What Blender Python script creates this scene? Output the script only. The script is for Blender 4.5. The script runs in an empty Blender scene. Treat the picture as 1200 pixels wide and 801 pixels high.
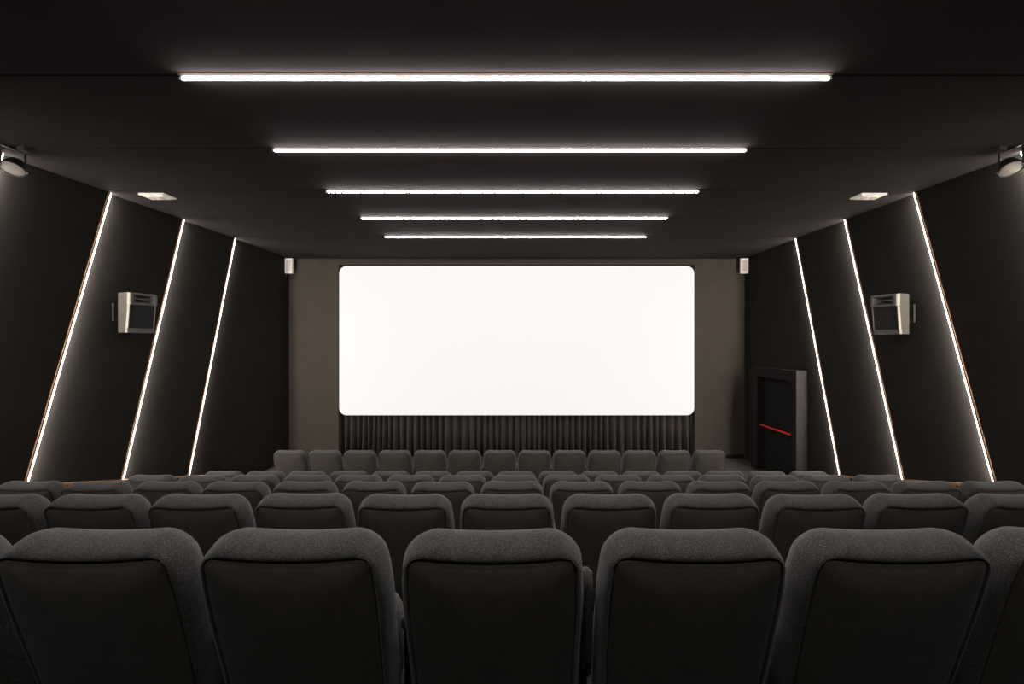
import bpy, bmesh, math, random
from mathutils import Vector, Matrix
random.seed(7)
C = bpy.context.scene.collection
SC = bpy.context.scene
R = math.radians

# ------------------------------------------------------------------ camera, world, exposure
EYE = 2.70
FPX = 498.0
cam_d = bpy.data.cameras.new('camera')
cam_d.sensor_fit = 'HORIZONTAL'
cam_d.sensor_width = 36.0
cam_d.lens = 36.0 * FPX / 1200.0
cam_d.shift_x = -12.0 / 1200.0
cam_d.shift_y = 2.0 / 1200.0
cam_d.clip_start = 0.05
cam = bpy.data.objects.new('camera', cam_d)
cam.location = (0, 0, EYE)
cam.rotation_euler = (R(90), 0, 0)
C.objects.link(cam)
SC.camera = cam
W = bpy.data.worlds.new('world')
W.use_nodes = True
W.node_tree.nodes['Background'].inputs[0].default_value = (0, 0, 0, 1)
W.node_tree.nodes['Background'].inputs[1].default_value = 0.0
SC.world = W
SC.view_settings.view_transform = 'Standard'
SC.view_settings.look = 'None'
SC.view_settings.gamma = 1.0
SC.view_settings.use_curve_mapping = False
SC.view_settings.exposure = 0.0

BAR_L = 63.0        # radiance of the ceiling bars
STRIP_L = 78.0       # radiance of the slanted wall strips
SCREEN_L = 0.845      # radiance of the screen

# ------------------------------------------------------------------ helpers
def mat(name, col, rough=0.8, metal=0.0, sheen=0.0, var=0.0, vscale=8.0, bump=0.0, bscale=200.0, emit=None, estr=0.0, spec=0.3, speck=0.0):
    m = bpy.data.materials.new(name)
    m.use_nodes = True
    nt = m.node_tree
    b = nt.nodes['Principled BSDF']
    b.inputs['Base Color'].default_value = (*col, 1)
    b.inputs['Roughness'].default_value = rough
    b.inputs['Metallic'].default_value = metal
    b.inputs['Specular IOR Level'].default_value = spec * (0.12 if rough > 0.85 else 0.5 if rough > 0.55 else 1.0)
    if sheen:
        b.inputs['Sheen Weight'].default_value = sheen
        b.inputs['Sheen Roughness'].default_value = 0.45
    tc = nt.nodes.new('ShaderNodeTexCoord')
    if var:
        n = nt.nodes.new('ShaderNodeTexNoise')
        n.inputs['Scale'].default_value = vscale
        n.inputs['Detail'].default_value = 4
        nt.links.new(tc.outputs['Object'], n.inputs['Vector'])
        r = nt.nodes.new('ShaderNodeValToRGB')
        r.color_ramp.elements[0].position = 0.3
        r.color_ramp.elements[1].position = 0.7
        r.color_ramp.elements[0].color = (*[c * (1 - var) for c in col], 1)
        r.color_ramp.elements[1].color = (*[min(1, c * (1 + var)) for c in col], 1)
        nt.links.new(n.outputs['Fac'], r.inputs['Fac'])
        out = r.outputs['Color']
        if speck:
            n2 = nt.nodes.new('ShaderNodeTexNoise')
            n2.inputs['Scale'].default_value = 330
            n2.inputs['Detail'].default_value = 2
            nt.links.new(tc.outputs['Object'], n2.inputs['Vector'])
            r2 = nt.nodes.new('ShaderNodeValToRGB')
            r2.color_ramp.elements[0].position = 0.52
            r2.color_ramp.elements[0].color = (0, 0, 0, 1)
            r2.color_ramp.elements[1].position = 0.80
            r2.color_ramp.elements[1].color = (speck, speck, speck, 1)
            nt.links.new(n2.outputs['Fac'], r2.inputs['Fac'])
            mx = nt.nodes.new('ShaderNodeMix')
            mx.data_type = 'RGBA'
            mx.blend_type = 'ADD'
            mx.inputs[0].default_value = 1.0
            nt.links.new(out, mx.inputs[6])
            nt.links.new(r2.outputs['Color'], mx.inputs[7])
            out = mx.outputs[2]
        nt.links.new(out, b.inputs['Base Color'])
    if bump:
        n3 = nt.nodes.new('ShaderNodeTexNoise')
        n3.inputs['Scale'].default_value = bscale
        n3.inputs['Detail'].default_value = 3
        nt.links.new(tc.outputs['Object'], n3.inputs['Vector'])
        bp = nt.nodes.new('ShaderNodeBump')
        bp.inputs['Strength'].default_value = bump
        bp.inputs['Distance'].default_value = 0.004
        nt.links.new(n3.outputs['Fac'], bp.inputs['Height'])
        nt.links.new(bp.outputs['Normal'], b.inputs['Normal'])
    if emit:
        b.inputs['Emission Color'].default_value = (*emit, 1)
        b.inputs['Emission Strength'].default_value = estr
    return m

M = {}
M['panel'] = mat('dark_felt_panel', (0.0185, 0.0165, 0.0138), 0.95, var=0.10, vscale=3, bump=0.15, bscale=260)
M['ceil'] = mat('dark_ceiling_board', (0.0285, 0.0246, 0.0228), 0.9, var=0.08, vscale=2, bump=0.1, bscale=150)
M['gap'] = mat('black_backing', (0.010, 0.0095, 0.009), 0.95)
M['front'] = mat('taupe_acoustic_cloth', (0.0515, 0.0425, 0.0325), 0.95, var=0.06, vscale=2.5, bump=0.15, bscale=300)
M['floor'] = mat('dark_carpet', (0.030, 0.028, 0.026), 0.95, var=0.15, vscale=20, bump=0.3, bscale=300)
M['boards'] = mat('dark_floor_boards', (0.055, 0.050, 0.046), 0.6, var=0.2, vscale=6)
M['wood'] = mat('raw_brown_board_edge', (0.30, 0.155, 0.085), 0.7, var=0.2, vscale=30)
M['fabric'] = mat('charcoal_wool', (0.053, 0.049, 0.045), 1.0, sheen=0.25, var=0.14, vscale=25, bump=0.55, bscale=420, spec=0.05, speck=0.15)
M['fabric_back'] = mat('charcoal_wool_back_panel', (0.070, 0.062, 0.050), 1.0, sheen=0.12, var=0.10, vscale=20, bump=0.4, bscale=420, spec=0.05, speck=0.03)
M['plastic'] = mat('black_plastic', (0.018, 0.017, 0.016), 0.55)
M['metal'] = mat('black_metal', (0.03, 0.029, 0.028), 0.45, metal=0.6)
M['alu'] = mat('pale_aluminium', (0.065, 0.046, 0.041), 0.6)
M['bar'] = mat('ceiling_bar_diffuser', (0.9, 0.9, 0.9), 0.5, emit=(1.0, 0.955, 0.93), estr=BAR_L)
M['strip'] = mat('wall_strip_diffuser', (0.9, 0.9, 0.9), 0.5, emit=(1.0, 0.93, 0.89), estr=STRIP_L)
M['cap'] = mat('white_end_cap', (0.8, 0.78, 0.75), 0.4)
M['screen'] = mat('lit_projection_screen', (0.12, 0.12, 0.12), 0.9, emit=(1.0, 0.975, 0.945), estr=SCREEN_L, spec=0.0)

M['curtain'] = mat('black_stage_curtain', (0.044, 0.037, 0.031), 0.95, var=0.12, vscale=12, sheen=0.1)
M['spk_side'] = mat('beige_grey_cabinet', (0.030, 0.0255, 0.0205), 0.6, var=0.12, vscale=30)
M['spk_edge'] = mat('pale_cabinet_edge', (0.16, 0.145, 0.115), 0.6)
M['spk_horn'] = mat('grey_horn_moulding', (0.085, 0.079, 0.073), 0.5)
M['spk_dark'] = mat('dark_speaker_grille', (0.02, 0.019, 0.018), 0.8, bump=0.4, bscale=400)
M['white'] = mat('off_white_plastic', (0.80, 0.76, 0.70), 0.5)
M['white2'] = mat('cream_inset', (0.55, 0.46, 0.38), 0.5)
M['lens'] = mat('frosted_lamp_lens', (0.24, 0.21, 0.16), 0.4, var=0.12, vscale=9)
M['door'] = mat('dark_painted_door', (0.013, 0.012, 0.0108), 0.88)
M['casing'] = mat('dark_painted_casing', (0.017, 0.0152, 0.014), 0.9)
M['red'] = mat('red_lacquered_bar', (0.62, 0.025, 0.03), 0.35)

def link(name, me, m, parent=None, loc=None, rot=None):
    o = bpy.data.objects.new(name, me)
    C.objects.link(o)
    for x in (m if isinstance(m, (list, tuple)) else [m]):
        me.materials.append(x)
    if parent is not None:
        o.parent = parent
    if loc is not None: o.location = loc
    if rot is not None: o.rotation_euler = rot
    return o

def obj(name, bm, m, parent=None, smooth=False, loc=None, rot=None):
    me = bpy.data.meshes.new(name)
    bmesh.ops.recalc_face_normals(bm, faces=bm.faces)
    bm.to_mesh(me); bm.free()
    if smooth:
        for p in me.polygons: p.use_smooth = True
    return link(name, me, m, parent, loc, rot)

def box(bm, x0, x1, y0, y1, z0, z1, bevel=0.0):
    vs = [bm.verts.new((x, y, z)) for z in (z0, z1) for y in (y0, y1) for x in (x0, x1)]
    fs = [(0, 1, 3, 2), (4, 6, 7, 5), (0, 4, 5, 1), (2, 3, 7, 6), (0, 2, 6, 4), (1, 5, 7, 3)]
    faces = [bm.faces.new([vs[i] for i in f]) for f in fs]
    if bevel:
        es = list({e for f in faces for e in f.edges})
        bmesh.ops.bevel(bm, geom=es, offset=bevel, segments=2, affect='EDGES', profile=0.5)
    return vs

def box_obj(name, dims, m, parent=None, bevel=0.0, loc=None, rot=None, smooth=False):
    bm = bmesh.new(); box(bm, *dims, bevel=bevel)
    return obj(name, bm, m, parent, smooth, loc, rot)

def hexa(bm, a, b):
    """prism between two matching rings of points"""
    va = [bm.verts.new(p) for p in a]; vb = [bm.verts.new(p) for p in b]
    n = len(va)
    bm.faces.new(va[::-1]); bm.faces.new(vb)
    for i in range(n):
        bm.faces.new((va[i], va[(i + 1) % n], vb[(i + 1) % n], vb[i]))

def extr_x(bm, prof, x0, x1):
    hexa(bm, [(x0, y, z) for y, z in prof], [(x1, y, z) for y, z in prof])

def lathe(bm, prof, seg=32, axis='y', cap=True):
    rings = []
    for r, h in prof:
        ring = []
        for i in range(seg):
            a = 2 * math.pi * i / seg
            p = (r * math.cos(a), h, r * math.sin(a)) if axis == 'y' else (r * math.cos(a), r * math.sin(a), h)
            ring.append(bm.verts.new(p))
        rings.append(ring)
    for a, b in zip(rings, rings[1:]):
        for i in range(seg):
            bm.faces.new((a[i], a[(i + 1) % seg], b[(i + 1) % seg], b[i]))
    if cap:
        bm.faces.new(rings[0][::-1]); bm.faces.new(rings[-1])

def tag(o, label, cat, group=None):
    o['label'] = label; o['category'] = cat
    if group: o['group'] = group
    return o

def thing(name, label, cat, loc=(0, 0, 0), rot=(0, 0, 0), group=None):
    o = bpy.data.objects.new(name, None); C.objects.link(o)
    o.empty_display_size = 0.1
    o.location = loc; o.rotation_euler = rot
    return tag(o, label, cat, group)

def struct(o):
    o['kind'] = 'structure'; return o

def dup(root, loc, label, skip=()):
    r = root.copy(); C.objects.link(r); r.location = loc; r['label'] = label
    for ch in list(root.children):
        if ch in skip: continue
        c = ch.copy(); C.objects.link(c); c.parent = r
        for g in list(ch.children):
            d = g.copy(); C.objects.link(d); d.parent = c
    return r

# ------------------------------------------------------------------ dimensions (camera at x=0,y=0; +y towards the screen)
XL, XR = -5.46, 5.20
XC = 0.5 * (XL + XR)
YF, YB = 10.0, -4.6
ZC = 4.70
LEAN = 0.27
def ledge_z(y): return 2.389 - 0.266 * y
def line_y(T, z): return T - LEAN * (ZC - z)
def foot_y(T): return (T - LEAN * (ZC - 2.389)) / (1 + LEAN * 0.266)
STRIPS_L = [1.97, 3.19, 4.45, 5.62, 6.83, 8.06]
STRIPS_R = [1.97, 3.19, 4.41, 5.62, 6.83, 8.06]
LEDGE_END = 7.32
PITCH, DROW, RISE = 0.56, 1.12, 0.2935
ROWY = [DROW * (n + 0.075) for n in range(1, 7)]
ROWZ = [RISE * max(0, 5 - n) for n in range(1, 7)]
BARS = [0.81 - 2.36, 0.81 - 1.18, 0.81, 1.99, 3.17, 4.352, 5.53, 6.705, 7.88]

# ------------------------------------------------------------------ setting: floor
prof = [(YF + 0.6, 0.0)]
prof_top = []
ys = [r - 0.16 for r in ROWY]
prof_top.append((YB, RISE * 6)); prof_top.append((ys[0] - 2 * DROW, RISE * 6)); prof_top.append((ys[0] - 2 * DROW, RISE * 5)); 
prof_top.append((ys[0], RISE * 5))
for k in range(5):
    prof_top.append((ys[k], ROWZ[k]))
    if k < 4: prof_top.append((ys[k + 1], ROWZ[k]))
bm = bmesh.new()
poly = prof_top + [(YF + 0.6, 0.0), (YF + 0.6, -0.15), (YB, -0.15)]
extr_x(bm, poly, XL - 0.2, XR + 0.2)
floor = struct(obj('floor', bm, M['floor']))
# dark boards in front of the screen
nb = 0
y = 7.55
while y < YF - 0.02:
    box_obj('floor_board', (XL + 0.02, XR - 0.02, y, y + 0.19, 0.0, 0.012 + 0.002 * (nb % 3)), M['boards'], floor)
    y += 0.198; nb += 1

# ------------------------------------------------------------------ setting: ceiling of wide boards with recessed joints
bm = bmesh.new(); box(bm, XL - 0.2, XR + 0.2, YB, YF + 0.6, ZC + 0.03, ZC + 0.2)
ceiling = struct(obj('ceiling', bm, M['gap']))
edges = [YB] + BARS + [YF + 0.02]
for a, b in zip(edges, edges[1:]):
    box_obj('ceiling_panel', (XL - 0.1, XR + 0.1, a + 0.006, b - 0.006, ZC, ZC + 0.035), M['ceil'], ceiling, bevel=0.003)

# ------------------------------------------------------------------ setting: side walls
def side_wall(side):
    s = -1 if side == 'left' else 1
    X = XL if side == 'left' else XR
    STRIPS = STRIPS_L if side == 'left' else STRIPS_R
    bm = bmesh.new()
    xs = sorted((X + s * 0.09, X + s * 0.22))
    box(bm, xs[0], xs[1], YB, YF + 0.6, -0.1, ZC + 0.1)
    wall = struct(obj('wall_' + side, bm, M['gap']))
    def panel(pts, o0, o1):
        # pts: near bottom, near top, far top, far bottom as (y, z); o0/o1 recess of near and far edge
        offs = [o0, o0, o1, o1]
        fr = [(X + s * o, y, z) for (y, z), o in zip(pts, offs)]
        bk = [(X + s * 0.085, y, z) for (y, z) in pts]
        bm = bmesh.new(); hexa(bm, fr, bk)
        return obj('wall_panel', bm, M['panel'], wall)
    n = len(STRIPS)
    def bot(T, d=0.0):
        y = foot_y(T) + d
        return (y, ledge_z(y) - 0.03)
    # nearest panel
    y0, z0 = bot(STRIPS[0], -0.016)
    panel([(YB, ledge_z(YB) - 0.03), (YB, ZC), (STRIPS[0] - 0.016, ZC), (y0, z0)], 0.0, 0.0)
    for a, b in zip(STRIPS, STRIPS[1:]):
        panel([bot(a, 0.038), (a + 0.038, ZC), (b - 0.016, ZC), bot(b, -0.016)], 0.055, 0.0)
    a = STRIPS[-1]
    yb, zb = bot(a, 0.038)
    yl = LEDGE_END + 0.02
    bmp = bmesh.new()
    pts = [(yb, zb), (a + 0.038, ZC), (YF, ZC), (YF, -0.02), (yl, -0.02), (yl, ledge_z(yl) - 0.03)]
    fr = [(X + s * 0.03, y, z) for y, z in pts]; bk = [(X + s * 0.085, y, z) for y, z in pts]
    hexa(bmp, fr, bk)
    obj('wall_panel', bmp, M['panel'], wall)
    # dado with a brown sloping cap
    bm = bmesh.new()
    pts = [(YB, -0.1), (YB, ledge_z(YB) - 0.03), (LEDGE_END, ledge_z(LEDGE_END) - 0.03), (LEDGE_END, -0.1)]
    xi = X - s * 0.05
    hexa(bm, [(xi, y, z) for y, z in pts], [(X + s * 0.085, y, z) for y, z in pts])
    dado = struct(obj('trim_1' if side == 'left' else 'trim_2', bm, M['panel']))
    bm = bmesh.new()
    pts = [(YB, ledge_z(YB) - 0.03), (YB, ledge_z(YB)), (LEDGE_END + 0.01, ledge_z(LEDGE_END)), (LEDGE_END + 0.01, ledge_z(LEDGE_END) - 0.03)]
    xi = X - s * 0.058
    hexa(bm, [(xi, y, z) for y, z in pts], [(X + s * 0.02, y, z) for y, z in pts])
    obj('wooden_cap', bm, M['wood'], dado)
    # light strips
    for i, T in enumerate(STRIPS):
        if i == 0: continue
        lab = {1: 'slanted white light strip on the %s wall, outside the frame' , 2: 'slanted white light strip on the %s wall behind the round spotlight',
               3: 'slanted white light strip on the %s wall, between spotlight and loudspeaker', 4: 'slanted white light strip on the %s wall, just past the loudspeaker',
               5: 'slanted white light strip on the %s wall, the one nearest the screen'}[i] % side
        yb = foot_y(T); zb = ledge_z(yb)
        root = thing('light_strip', lab, 'light', (X, yb, zb), group='light strips on the %s wall' % side)
        def bar(name, d0, d1, o0, o1, m):
            ring = [(o0, d0), (o1, d0), (o1, d1), (o0, d1)]
            bm = bmesh.new()
            top = ZC - 0.004
            dy = line_y(T, top) - yb
            hexa(bm, [(s * o, d, -0.266 * d + 0.001) for o, d in ring], [(s * o, dy + d, top - zb) for o, d in ring])
            return obj(name, bm, m, root)
        bar('diffuser', 0.011, 0.021, 0.052, -0.009, M['strip'])
        bar('board_edge', -0.012, 0.010, 0.080, -0.012, M['wood'])
        bar('channel', 0.0, 0.034, 0.080, 0.054, M['alu'])
    return wall
wall_left = side_wall('left')
wall_right = side_wall('right')

# ------------------------------------------------------------------ setting: front wall with the screen opening, back wall
OX0, OX1, OZ1 = -4.325, 4.065, 4.555
bm = bmesh.new()
box(bm, XL - 0.15, OX0, YF, YF + 0.45, -0.1, ZC + 0.05)
box(bm, OX1, XR + 0.15, YF, YF + 0.45, -0.1, ZC + 0.05)
box(bm, OX0, OX1, YF, YF + 0.45, OZ1, ZC + 0.05)
wf = struct(obj('wall_front', bm, M['front']))
bm = bmesh.new(); box(bm, OX0 - 0.1, OX1 + 0.1, YF + 0.42, YF + 0.5, -0.1, OZ1 + 0.1)
obj('recess_back', bm, M['gap'], wf)
for name, x0, x1 in (('front_skirting', XL + 0.03, OX0), ('front_skirting', OX1, XR - 0.03)):
    pass
bm = bmesh.new(); box(bm, XL + 0.0, OX0, YF - 0.015, YF + 0.001, -0.0, 0.09); struct(obj('trim_3', bm, M['door']))
bm = bmesh.new(); box(bm, OX1, XR - 0.0, YF - 0.015, YF + 0.001, -0.0, 0.09); struct(obj('trim_4', bm, M['door']))
bm = bmesh.new(); box(bm, XL - 0.2, XR + 0.2, YB - 0.2, YB, -0.1, ZC + 0.1)
struct(obj('wall_back', bm, M['front']))

# ------------------------------------------------------------------ screen and curtain
def rounded_rect(w, h, r, n=10):
    pts = []
    for cx, cz, a0 in ((w / 2 - r, h / 2 - r, 0), (-w / 2 + r, h / 2 - r, 90), (-w / 2 + r, -h / 2 + r, 180), (w / 2 - r, -h / 2 + r, 270)):
        for k in range(n + 1):
            a = R(a0 + 90 * k / n)
            pts.append((cx + r * math.cos(a), cz + r * math.sin(a)))
    return pts
SX0, SX1, SZ0, SZ1 = -4.297, 4.037, 1.022, 4.518
scr = thing('cinema_screen', 'wide glowing white cinema screen with rounded corners in the front wall', 'screen', (0.5 * (SX0 + SX1), YF, 0.5 * (SZ0 + SZ1)))
rr = rounded_rect(SX1 - SX0, SZ1 - SZ0, 0.17)
bm = bmesh.new()
ya, yb_ = -0.035, 0.02
front = [bm.verts.new((x * 0.9988, ya, z * 0.9972)) for x, z in rr]
mid = [bm.verts.new((x, ya + 0.012, z)) for x, z in rr]
back = [bm.verts.new((x, yb_, z)) for x, z in rr]
bm.faces.new(front[::-1])
bm.faces.new(back)
for A, B in ((front, mid), (mid, back)):
    for i in range(len(A)):
        bm.faces.new((A[i], A[(i + 1) % len(A)], B[(i + 1) % len(B)], B[i]))
obj('screen_surface', bm, M['screen'], scr)
bm = bmesh.new()
hexa(bm, [(x * 0.985, 0.021, z * 0.97) for x, z in rr], [(x * 0.985, 0.10, z * 0.97) for x, z in rr])
obj('backing_frame', bm, M['metal'], scr)
for sx in (-3.2, 0, 3.2):
    for sz in (-1.2, 1.2):
        box_obj('wall_bracket', (sx - 0.04, sx + 0.04, 0.1005, 0.4195, sz - 0.04, sz + 0.04), M['metal'], scr)

bm = bmesh.new()
N = 1500
x0, x1 = OX0 + 0.02, OX1 - 0.02
bott, top = [], []
ph = 0.0
for i in range(N + 1):
    t = i / N
    x = x0 + (x1 - x0) * t
    ph += 0.235 * (1 + 0.30 * math.sin(x * 3.1) * math.sin(x * 1.7 + 1))
    d = 0.075 * math.sin(ph) + 0.018 * math.sin(ph * 0.37 + 1.3)
    top.append(bm.verts.new((x, YF + 0.16 + d * 0.75, SZ0 - 0.008)))
    bott.append(bm.verts.new((x + 0.01 * math.sin(ph * 0.5), YF + 0.15 + d * 1.25, 0.02)))
for i in range(N):
    bm.faces.new((bott[i], bott[i + 1], top[i + 1], top[i]))
cur = obj('stage_curtain', bm, M['curtain'], None, smooth=True)
tag(cur, 'dark pleated curtain hanging below the glowing screen', 'curtain')
sol = cur.modifiers.new('thickness', 'SOLIDIFY'); sol.thickness = 0.004

# ------------------------------------------------------------------ ceiling light bars
words = {4: 'longest looking white light bar on the ceiling, nearest the camera', 5: 'white ceiling light bar, second from the camera', 6: 'white ceiling light bar in the middle of the five',
         7: 'white ceiling light bar, second nearest to the screen', 8: 'shortest looking white ceiling light bar, closest to the screen'}
def light_bar():
    L = 2.425
    root = thing('ceiling_light', '', 'light', (0, 0, 0), group='light bars across the ceiling')
    bm = bmesh.new()
    extr_x(bm, [(-0.037, 0.0), (-0.037, -0.003), (-0.0125, -0.015), (0.0125, -0.015), (0.037, -0.003), (0.037, 0.0)], -L, L)
    obj('base_plate', bm, M['alu'], root)
    bm = bmesh.new()
    prof = [(-0.0115, -0.0152)]
    for k in range(9):
        a = R(180 + 180 * k / 8)
        prof.append((0.0118 * math.cos(a), -0.029 + 0.006 * math.sin(a)))
    prof.append((0.0115, -0.0152))
    extr_x(bm, prof, -L + 0.02, L - 0.02)
    obj('diffuser', bm, M['bar'], root)
    for s in (-1, 1):
        bm = bmesh.new()
        prof2 = [(y * 1.08, z if z > -0.018 else z * 1.03) for y, z in prof]
        extr_x(bm, prof2, s * (L - 0.02), s * L)
        obj('end_cap', bm, M['cap'], root)
    return root
lb = light_bar()
for i in range(8, 0, -1):
    p = (XC + 0.005, BARS[i], ZC)
    lab = words.get(i) or ('white ceiling light bar above the seats behind the camera, number %s back' % ('one', 'two', 'three')[3 - i])
    if i == 8:
        lb.location = p; lb['label'] = lab
    else:
        dup(lb, p, lab)

# ------------------------------------------------------------------ door in the right wall
def door():
    x = XR + 0.03
    d = struct(box_obj('door_1', (x - 0.06, x - 0.02, 7.95, 9.10, 0.013, 2.0), M['door']))
    P = 0.17
    fx0, fx1 = XR - P, x - 0.001
    box_obj('door_jamb', (fx0, fx1, 7.80, 7.95, 0.013, 2.0), M['casing'], d, bevel=0.004)
    box_obj('door_jamb', (fx0, fx1, 9.10, 9.36, 0.013, 2.0), M['casing'], d, bevel=0.004)
    box_obj('door_header', (fx0, fx1, 7.80, 9.36, 2.0005, 2.2), M['casing'], d, bevel=0.004)
    bm = bmesh.new()
    box(bm, fx0 + 0.02, fx0 + 0.055, 8.02, 9.04, 0.965, 1.0, bevel=0.008)
    obj('panic_bar', bm, M['red'], d)
    for yy in (8.05, 9.0):
        box_obj('bar_bracket', (fx0 + 0.055, x - 0.06, yy - 0.025, yy + 0.025, 0.95, 1.02), M['metal'], d, bevel=0.005)
    for zz in (0.3, 1.0, 1.75):
        bm = bmesh.new(); lathe(bm, [(0.008, zz - 0.05), (0.008, zz + 0.05)], 10, 'z')
        obj('hinge', bm, M['metal'], d, loc=(x - 0.066, 9.09, 0))
    return d
door()

# ------------------------------------------------------------------ wall loudspeakers
def speaker(side):
    s = 1 if side == 'left' else -1
    loc = (-5.305, 5.771, 2.845) if side == 'left' else (5.045, 5.735, 2.825)
    root = thing('wall_loudspeaker', 'grey boxy surround loudspeaker with horn on a bracket, %s wall' % side, 'loudspeaker', loc, (0, 0, 0), group='loudspeakers on the side walls')
    # local: +y is the direction the speaker faces, x its width
    ang = R(-90 - 20) if side == 'left' else R(90 + 20)
    root.rotation_euler = (0, 0, ang)
    w = 0.15
    body = [(0.0, 0.0), (0.155, 0.0), (0.160, 0.06), (0.195, 0.365), (0.195, 0.53), (0.0, 0.53)]
    bm = bmesh.new(); extr_x(bm, body, -w, w)
    bmesh.ops.bevel(bm, geom=bm.edges[:], offset=0.004, segments=1, affect='EDGES')
    obj('cabinet', bm, M['spk_side'], root)
    # horn moulding: frame with tapering throat
    bm = bmesh.new()
    y0, y1 = 0.197, 0.275
    def ring(hw, z0, z1, y): return [bm.verts.new(p) for p in ((-hw, y, z0), (hw, y, z0), (hw, y, z1), (-hw, y, z1))]
    ob = ring(w, 0.368, 0.53, y0); of = ring(w, 0.368, 0.518, y1)
    inf = ring(w - 0.028, 0.392, 0.496, y1); ind = ring(0.045, 0.425, 0.465, y0 + 0.003)
    for A, B in ((ob, of), (of, inf), (inf, ind)):
        for i in range(4): bm.faces.new((A[i], A[(i + 1) % 4], B[(i + 1) % 4], B[i]))
    bm.faces.new(ind); bm.faces.new(ob[::-1])
    horn = obj('horn', bm, M['spk_horn'], root)
    box_obj('horn_fin', (-w + 0.03, w - 0.03, 0.225, 0.268, 0.438, 0.450), M['spk_horn'], horn)
    box_obj('throat', (-0.043, 0.043, 0.2005, 0.204, 0.427, 0.463), M['spk_dark'], horn)
    # grille, slanting with the cabinet
    bm = bmesh.new()
    extr_x(bm, [(0.162, 0.065), (0.196, 0.362), (0.236, 0.362), (0.205, 0.065)], -w + 0.012, w - 0.012)
    obj('grille', bm, M['spk_dark'], root)
    for sx in (-1, 1):
        bm = bmesh.new()
        extr_x(bm, [(0.162, 0.062), (0.197, 0.364), (0.245, 0.364), (0.212, 0.062)], sx * (w - 0.010), sx * w)
        obj('grille_cheek', bm, M['spk_edge'], root)
        bm = bmesh.new(); extr_x(bm, [(0.199, 0.370), (0.199, 0.528), (0.258, 0.520), (0.262, 0.370)], sx * w * 1.001, sx * (w + 0.004))
        obj('horn_cheek', bm, M['spk_edge'], root)
        bm = bmesh.new(); extr_x(bm, [(0.160, 0.003), (0.164, 0.059), (0.205, 0.059), (0.200, 0.003)], sx * w * 1.001, sx * (w + 0.004))
        obj('rail_cheek', bm, M['spk_edge'], root)
    bm = bmesh.new()
    extr_x(bm, [(0.157, 0.002), (0.162, 0.060), (0.213, 0.060), (0.207, 0.002)], -w, w)
    obj('bottom_rail', bm, M['spk_horn'], root)
    bm = bmesh.new(); lathe(bm, [(0.008, 0.2), (0.008, 0.216)], 12)
    obj('badge', bm, M['spk_side'], root, loc=(0, 0, 0.031))
    for z in (0.06, 0.22, 0.47):
        for sx in (-1, 1):
            bm = bmesh.new(); lathe(bm, [(0.007, 0.0), (0.007, 0.004)], 10)
            obj('screw', bm, M['metal'], root, loc=(sx * (w + 0.004), 0.08, z), rot=(0, 0, R(90 * sx)))
    # bracket to the wall
    X = XL if side == 'left' else XR
    br = bmesh.new(); box(br, -0.07, 0.07, -0.075, -0.001, 0.20, 0.36, bevel=0.004)
    b = obj('bracket', br, M['metal'], root)
    br = bmesh.new(); box(br, -0.09, 0.09, -0.012, 0.012, -0.12, 0.12)
    pl = obj('wall_plate', br, M['metal'], b)
    Mi = Matrix.Rotation(-ang, 4, 'Z')
    dxw = X + s * (-0.012) - loc[0]
    v = Mi @ Vector((dxw, 0.0, 0))
    pl.location = (v.x, v.y, 0.28); pl.rotation_euler = (0, 0, -ang + R(90))
    # arm
    br = bmesh.new(); lathe(br, [(0.022, 0.0), (0.022, 1.0)], 14, 'y')
    arm = obj('arm', br, M['metal'], b)
    a = Vector((0, -0.06, 0.28)); e = Vector((v.x, v.y, 0.28)); dd = e - a
    arm.location = a; arm.scale = (1, dd.length, 1)
    arm.rotation_euler = (0, 0, math.atan2(dd.y, dd.x) - R(90))
    return root
speaker('left'); speaker('right')

# ------------------------------------------------------------------ round spotlights under the ceiling
def spotlight(side):
    s = 1 if side == 'left' else -1
    X = -5.19 if side == 'left' else 4.98
    root = thing('spotlight', 'round dark spotlight with pale frosted lens under the ceiling, %s side' % side, 'spotlight', (X, 4.33, ZC), group='round spotlights under the ceiling')
    n = Vector((s * 0.15, -0.50, -0.85)).normalized()
    q = Vector((0, 1, 0)).rotation_difference(n)
    rot = q.to_euler()
    c = Vector((0, 0, -0.262))
    bm = bmesh.new()
    lathe(bm, [(0.05, -0.13), (0.075, -0.12), (0.095, -0.07), (0.112, -0.02), (0.116, 0.0), (0.120, 0.006), (0.120, 0.016), (0.113, 0.018), (0.111, 0.006)], 40)
    h = obj('housing', bm, M['metal'], root, True, loc=c, rot=rot)
    bm = bmesh.new()
    lathe(bm, [(0.0105, 0.019), (0.06, 0.017), (0.095, 0.012), (0.110, 0.006), (0.110, 0.0)], 40)
    obj('lens', bm, M['lens'], root, True, loc=c, rot=rot)
    # yoke: two arms and a cross bar, canopy on the ceiling
    for sy in (-1, 1):
        box_obj('yoke_arm', (-0.006, 0.006, sy * 0.131 - 0.012, sy * 0.131 + 0.012, -0.278, -0.03), M['metal'], root, bevel=0.003)
        bm = bmesh.new(); lathe(bm, [(0.010, 0.0), (0.010, 0.02)], 12)
        obj('knob', bm, M['cap'], root, loc=(0, sy * 0.144 - 0.01, -0.262))
    box_obj('yoke_bar', (-0.012, 0.012, -0.143, 0.143, -0.030, -0.020), M['metal'], root)
    bm = bmesh.new(); lathe(bm, [(0.035, -0.019), (0.045, 0.0)], 24, 'z')
    obj('ceiling_plate', bm, M['metal'], root, True)
    # side driver box
    bm = bmesh.new(); box(bm, 0.10 if s > 0 else -0.20, 0.20 if s > 0 else -0.10, -0.05, 0.05, -0.06, -0.001, bevel=0.006)
    obj('driver_box', bm, M['plastic'], root)
    root.scale = (0.82, 0.82, 0.82)
    return root
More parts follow.
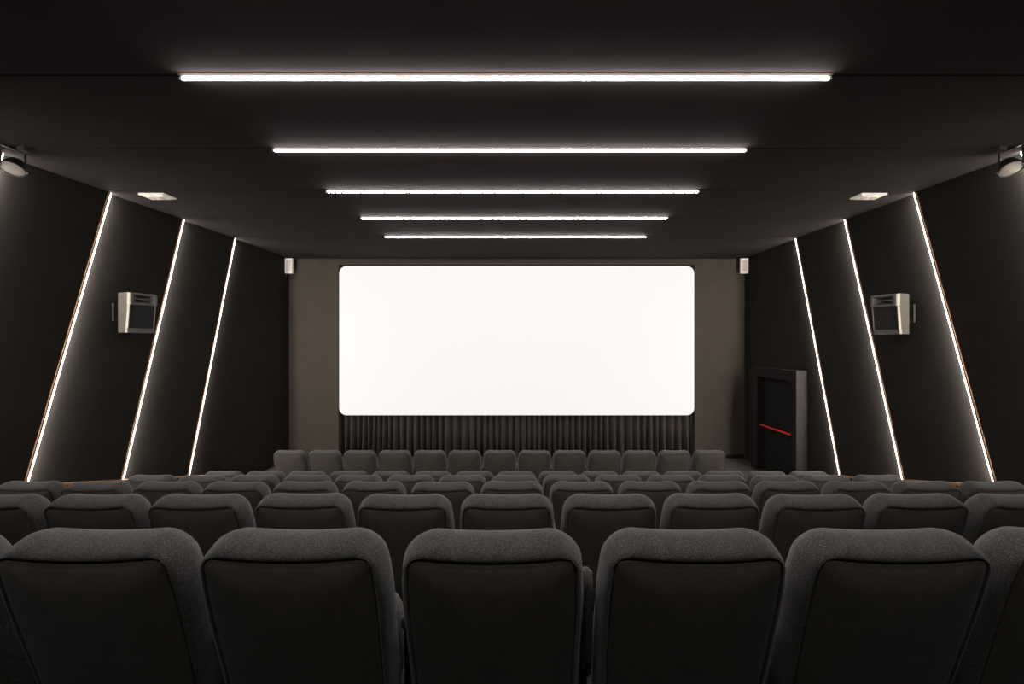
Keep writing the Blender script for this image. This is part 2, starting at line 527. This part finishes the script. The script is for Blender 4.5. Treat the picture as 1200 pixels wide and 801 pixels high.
spotlight('left'); spotlight('right')

# ------------------------------------------------------------------ flat emergency luminaires on the ceiling
def flat_light(side):
    x = -4.925 if side == 'left' else 4.675
    s = -1 if side == 'left' else 1
    root = thing('emergency_light', 'flat off-white rectangular emergency light on the ceiling, %s side' % side, 'light', (x, 5.74, ZC), group='flat emergency lights on the ceiling')
    bm = bmesh.new()
    box(bm, -0.225, 0.225, -0.14, 0.14, -0.018, 0.0, bevel=0.004)
    obj('base_plate', bm, M['white'], root)
    bm = bmesh.new()
    ring = [(-0.19, -0.105), (0.19, -0.105), (0.19, 0.105), (-0.19, 0.105)]
    hexa(bm, [(a, b, -0.0185) for a, b in ring], [(a * 0.92, b * 0.86, -0.034) for a, b in ring])
    obj('cover', bm, M['white'], root)
    for sx in (-0.085, 0.085):
        bm = bmesh.new(); lathe(bm, [(0.055, -0.0345), (0.058, -0.040), (0.040, -0.046)], 20, 'z')
        obj('lamp_lens', bm, M['white2'], root, loc=(sx, 0.0, 0))
    box_obj('test_tab', (s * 0.2255 - 0.0 if s > 0 else -0.250, 0.250 if s > 0 else -0.2255, -0.11, -0.07, -0.016, -0.002), M['white'], root)
    root.scale = (0.76, 0.76, 1.0)
    return root
flat_light('left'); flat_light('right')

# ------------------------------------------------------------------ small pale boxes in the upper corners beside the screen
def corner_box(side):
    s = 1 if side == 'left' else -1
    X = (XL if side == 'left' else XR) - s * 0.03
    root = thing('wall_box', 'small pale upright box high in the front corner, %s of the screen' % side, 'wall box', (X, 9.83, ZC - 0.375), group='pale boxes in the front corners')
    d = lambda a, b: tuple(sorted((s * a, s * b)))
    box_obj('case', (*d(0.012, 0.185), -0.03, 0.03, 0.0, 0.345), M['white'], root, bevel=0.006)
    box_obj('face_plate', (*d(0.045, 0.155), -0.034, -0.0305, 0.05, 0.30), M['white2'], root)
    box_obj('side_mount', (*d(0.0, 0.011), -0.02, 0.02, 0.05, 0.29), M['metal'], root)
    return root
corner_box('left'); corner_box('right')

# ------------------------------------------------------------------ cinema seats
LEANB = R(15)
DU = Vector((0, -math.sin(LEANB), math.cos(LEANB)))   # up along the back
DN = Vector((0, math.cos(LEANB), math.sin(LEANB)))    # towards the front of the seat
NC, NS_T, NS_S = 9, 16, 14
def outline(half_top, half_mid, half_bot, s_top, s_bot, r_top, r_bot, sag=0.0, crown=0.0):
    """closed loop (u, s); s measured down from the crest; same count whatever the sizes"""
    def hw(s):
        t = (s - s_top) / (s_bot - s_top)
        if t < 0.3: return half_top + (half_mid - half_top) * math.sin(t / 0.3 * math.pi / 2)
        return half_mid + (half_bot - half_mid) * (t - 0.3) / 0.7
    pts = []
    a, b = half_top, half_bot
    # top edge from left to right
    for k in range(NS_T):
        u = -(a - r_top) + 2 * (a - r_top) * k / NS_T
        q = u / (a - r_top)
        pts.append((u, s_top + sag * (1 - q * q) + crown * (1 - q * q) * 1.0, 0))
    for k in range(NC):
        al = R(90 - 90 * k / NC)
        pts.append((a - r_top + r_top * math.cos(al), s_top + r_top - r_top * math.sin(al), 1))
    for k in range(NS_S):
        s = s_top + r_top + (s_bot - r_bot - s_top - r_top) * k / NS_S
        pts.append((a, s, 1))
    for k in range(NC):
        al = R(-90 * k / NC)
        pts.append((a - r_bot + r_bot * math.cos(al), s_bot - r_bot - r_bot * math.sin(al), 1))
    for k in range(NS_T):
        u = (a - r_bot) - 2 * (a - r_bot) * k / NS_T
        pts.append((u, s_bot, 1))
    for k in range(NC):
        al = R(-90 - 90 * k / NC)
        pts.append((-(a - r_bot) + r_bot * math.cos(al), s_bot - r_bot - r_bot * math.sin(al), 1))
    for k in range(NS_S):
        s = s_bot - r_bot - (s_bot - r_bot - s_top - r_top) * k / NS_S
        pts.append((-a, s, 1))
    for k in range(NC):
        al = R(180 - 90 * k / NC)
        pts.append((-(a - r_top) + r_top * math.cos(al), s_top + r_top - r_top * math.sin(al), 1))
    out = []
    for u, s, _ in pts:
        f = hw(s) / a
        out.append((u * f, s))
    return out
A = outline(0.226, 0.234, 0.226, 0.031, 0.640, 0.030, 0.03, sag=0.013)
B = outline(0.243, 0.262, 0.254, 0.0, 0.680, 0.075, 0.05, crown=0.008)
NP = len(A)
WOFF = -0.058
def P3(u, s, w, top=0.990):
    v = Vector((u, 0, top)) - DU * s + DN * (w + WOFF)
    return v
def inset(loop, d):
    cu = 0.0; cs = sum(p[1] for p in loop) / len(loop)
    out = []
    for u, s in loop:
        fu = 1 - d / 0.26; fs = 1 - d / 0.34
        out.append((u * fu, cs + (s - cs) * fs))
    return out
corner_i = [NS_T + NC // 2, NP - NC // 2]
def rings_backrest(bm, seedv):
    rnd = random.Random(seedv)
    rings = []
    def add(loop, w, creases=0.0):
        r = []
        for i, (u, s) in enumerate(loop):
            ww = w
            if creases:
                for c in corner_i:
                    ww += creases * math.exp(-((i - c) / 0.8) ** 2)
            r.append(bm.verts.new(P3(u, s, ww)))
        rings.append(r)
    lerp = lambda t: [(a[0] + (b[0] - a[0]) * t, a[1] + (b[1] - a[1]) * t) for a, b in zip(A, B)]
    add(inset(A, 0.012), 0.012)
    add(A, 0.005)
    add(lerp(0.05), -0.005, 0.002)
    add(lerp(0.20), -0.0095, 0.004)
    add(lerp(0.42), -0.007, 0.004)
    add(lerp(0.63), 0.003, 0.004)
    add(lerp(0.81), 0.018, 0.003)
    add(lerp(0.92), 0.033, 0.002)
    add(lerp(0.98), 0.049)
    add(B, 0.064)
    add(inset(B, 0.005), 0.082)
    add(inset(B, 0.014), 0.100)
    add(inset(B, 0.030), 0.116)
    add(inset(B, 0.055), 0.126)
    add(inset(B, 0.10), 0.130)
    add(inset(B, 0.18), 0.128)
    for a, b in zip(rings, rings[1:]):
        for i in range(NP):
            bm.faces.new((a[i], a[(i + 1) % NP], b[(i + 1) % NP], b[i]))
    bm.faces.new(rings[0][::-1]); bm.faces.new(rings[-1])

def back_panel(bm):
    rings = []
    wt = lambda i: 1.0 if i <= NS_T or i > NP - 3 else 0.3
    for d, w in ((0.0010, 0.000), (0.003, -0.006), (0.007, -0.0095), (0.030, -0.0165), (0.07, -0.0255), (0.12, -0.031), (0.19, -0.034)):
        rings.append([bm.verts.new(P3(u, s, w * wt(i) if w > 0 else w)) for i, (u, s) in enumerate(inset(A, d))])
    for a, b in zip(rings, rings[1:]):
        for i in range(NP):
            bm.faces.new((a[i], b[i], b[(i + 1) % NP], a[(i + 1) % NP]))
    bm.faces.new(rings[-1])

def superbox(bm, c, h, e=4.0, rows=10, cols=28, rotx=0.0):
    """soft cushion: superellipsoid"""
    def sg(v, p): return math.copysign(abs(v) ** p, v)
    p = 2.0 / e
    Rm = Matrix.Rotation(rotx, 3, 'X')
    rings = []
    for i in range(1, rows):
        ph = -math.pi / 2 + math.pi * i / rows
        r = []
        for j in range(cols):
            th = 2 * math.pi * j / cols
            v = Vector((h[0] * sg(math.cos(ph), p) * sg(math.cos(th), p), h[1] * sg(math.cos(ph), p) * sg(math.sin(th), p), h[2] * sg(math.sin(ph), p)))
            r.append(bm.verts.new(Rm @ v + Vector(c)))
        rings.append(r)
    for a, b in zip(rings, rings[1:]):
        for j in range(cols): bm.faces.new((a[j], a[(j + 1) % cols], b[(j + 1) % cols], b[j]))
    bm.faces.new(rings[0][::-1]); bm.faces.new(rings[-1])

def smooth_crease(o, ang=50):
    me = o.data
    for p in me.polygons: p.use_smooth = True
    try:
        me.set_sharp_from_angle(angle=R(ang))
    except Exception:
        pass

GROUP = {1: 'cinema chairs in the nearest row', 2: 'cinema chairs in the second row', 3: 'cinema chairs in the third row', 4: 'cinema chairs in the fourth row',
         5: 'cinema chairs in the fifth row', 6: 'cinema chairs in the row by the screen'}
def arm_at(x, root):
    a = box_obj('armrest', (x - 0.0145, x + 0.0145, 0.115, 0.46, 0.632, 0.672), M['fabric'], root, bevel=0.010, smooth=True)
    bm = bmesh.new()
    extr_x(bm, [(0.17, 0.0), (0.15, 0.631), (0.44, 0.631), (0.42, 0.30), (0.34, 0.0)], x - 0.011, x + 0.011)
    obj('side_panel', bm, M['plastic'], a)
    return a
def make_seat():
    root = thing('cinema_chair', '', 'chair')
    bm = bmesh.new(); rings_backrest(bm, 1)
    o = obj('backrest', bm, M['fabric'], root); smooth_crease(o, 60)
    bm = bmesh.new(); back_panel(bm)
    p = obj('back_panel', bm, M['fabric_back'], o); smooth_crease(p, 60)
    bm = bmesh.new(); superbox(bm, (0, 0.285, 0.48), (0.225, 0.075, 0.18), 5.0, rotx=R(6))
    obj('folded_seat', bm, M['fabric'], root, True)
    bm = bmesh.new(); box(bm, -0.24, 0.24, 0.165, 0.205, 0.24, 0.34, bevel=0.01)
    obj('cross_rail', bm, M['metal'], root)
    arm_at(0.2775, root)
    return root
proto = make_seat()
left_arm = arm_at(-0.2775, proto)
NUM = ['', 'first', 'second', 'third', 'fourth', 'fifth', 'sixth', 'seventh', 'eighth', 'ninth', 'tenth', 'eleventh', 'twelfth', 'thirteenth', 'fourteenth', 'fifteenth']
ROWN = {1: 'the row nearest the camera', 2: 'the second row', 3: 'the third row', 4: 'the fourth row', 5: 'the fifth row', 6: 'the front row below the screen'}
rj = random.Random(3)
CX = -0.147 * PITCH
first = True
for n in range(1, 7):
    if n == 1: ks = list(range(-4, 5))
    elif n == 2: ks = list(range(-6, 7))
    elif n == 6: ks = [k + 0.5 for k in range(-7, 6)]
    else: ks = list(range(-7, 8))
    for idx, k in enumerate(ks):
        if n <= 2:
            if k == 0: lab = 'charcoal cinema chair in the middle of ' + ROWN[n]
            else: lab = 'charcoal cinema chair in %s, %s %s of the middle one' % (ROWN[n], NUM[abs(k)], 'left' if k < 0 else 'right')
        else:
            lab = 'charcoal cinema chair in %s, %s from its left end' % (ROWN[n], NUM[idx + 1])
        loc = (CX + k * PITCH + rj.uniform(-0.001, 0.001), ROWY[n - 1] + rj.uniform(-0.004, 0.004), ROWZ[n - 1] + (0.012 if False else 0.0))
        skip = () if idx == 0 else (left_arm,)
        if n == 1 and idx == 0:
            s = proto; s.location = loc; s['label'] = lab
        else:
            s = dup(proto, loc, lab, skip)
        s['group'] = GROUP[n]
        if n == 1 and k == 0:
            for ch in s.children:
                if ch.name.startswith('armrest'):
                    me = bpy.data.meshes.new('raised_armrest')
                    b2 = bmesh.new()
                    extr_x(b2, [(0.10, 0.50), (0.07, 0.60), (0.055, 0.80), (0.085, 0.845), (0.13, 0.83), (0.17, 0.62), (0.16, 0.52)], 0.263, 0.294)
                    bmesh.ops.bevel(b2, geom=b2.edges[:], offset=0.008, segments=2, affect='EDGES')
                    bmesh.ops.recalc_face_normals(b2, faces=b2.faces)
                    b2.to_mesh(me); b2.free()
                    for p in me.polygons: p.use_smooth = True
                    ch2 = link('raised_armrest', me, M['fabric'], s)
        s.rotation_euler = (0, 0, R(rj.uniform(-0.25, 0.25)))
        for ch in s.children:
            if ch.name.startswith('backrest'):
                ch.rotation_euler = (R(rj.uniform(-0.5, 0.5)), R(rj.uniform(-0.25, 0.25)), 0)
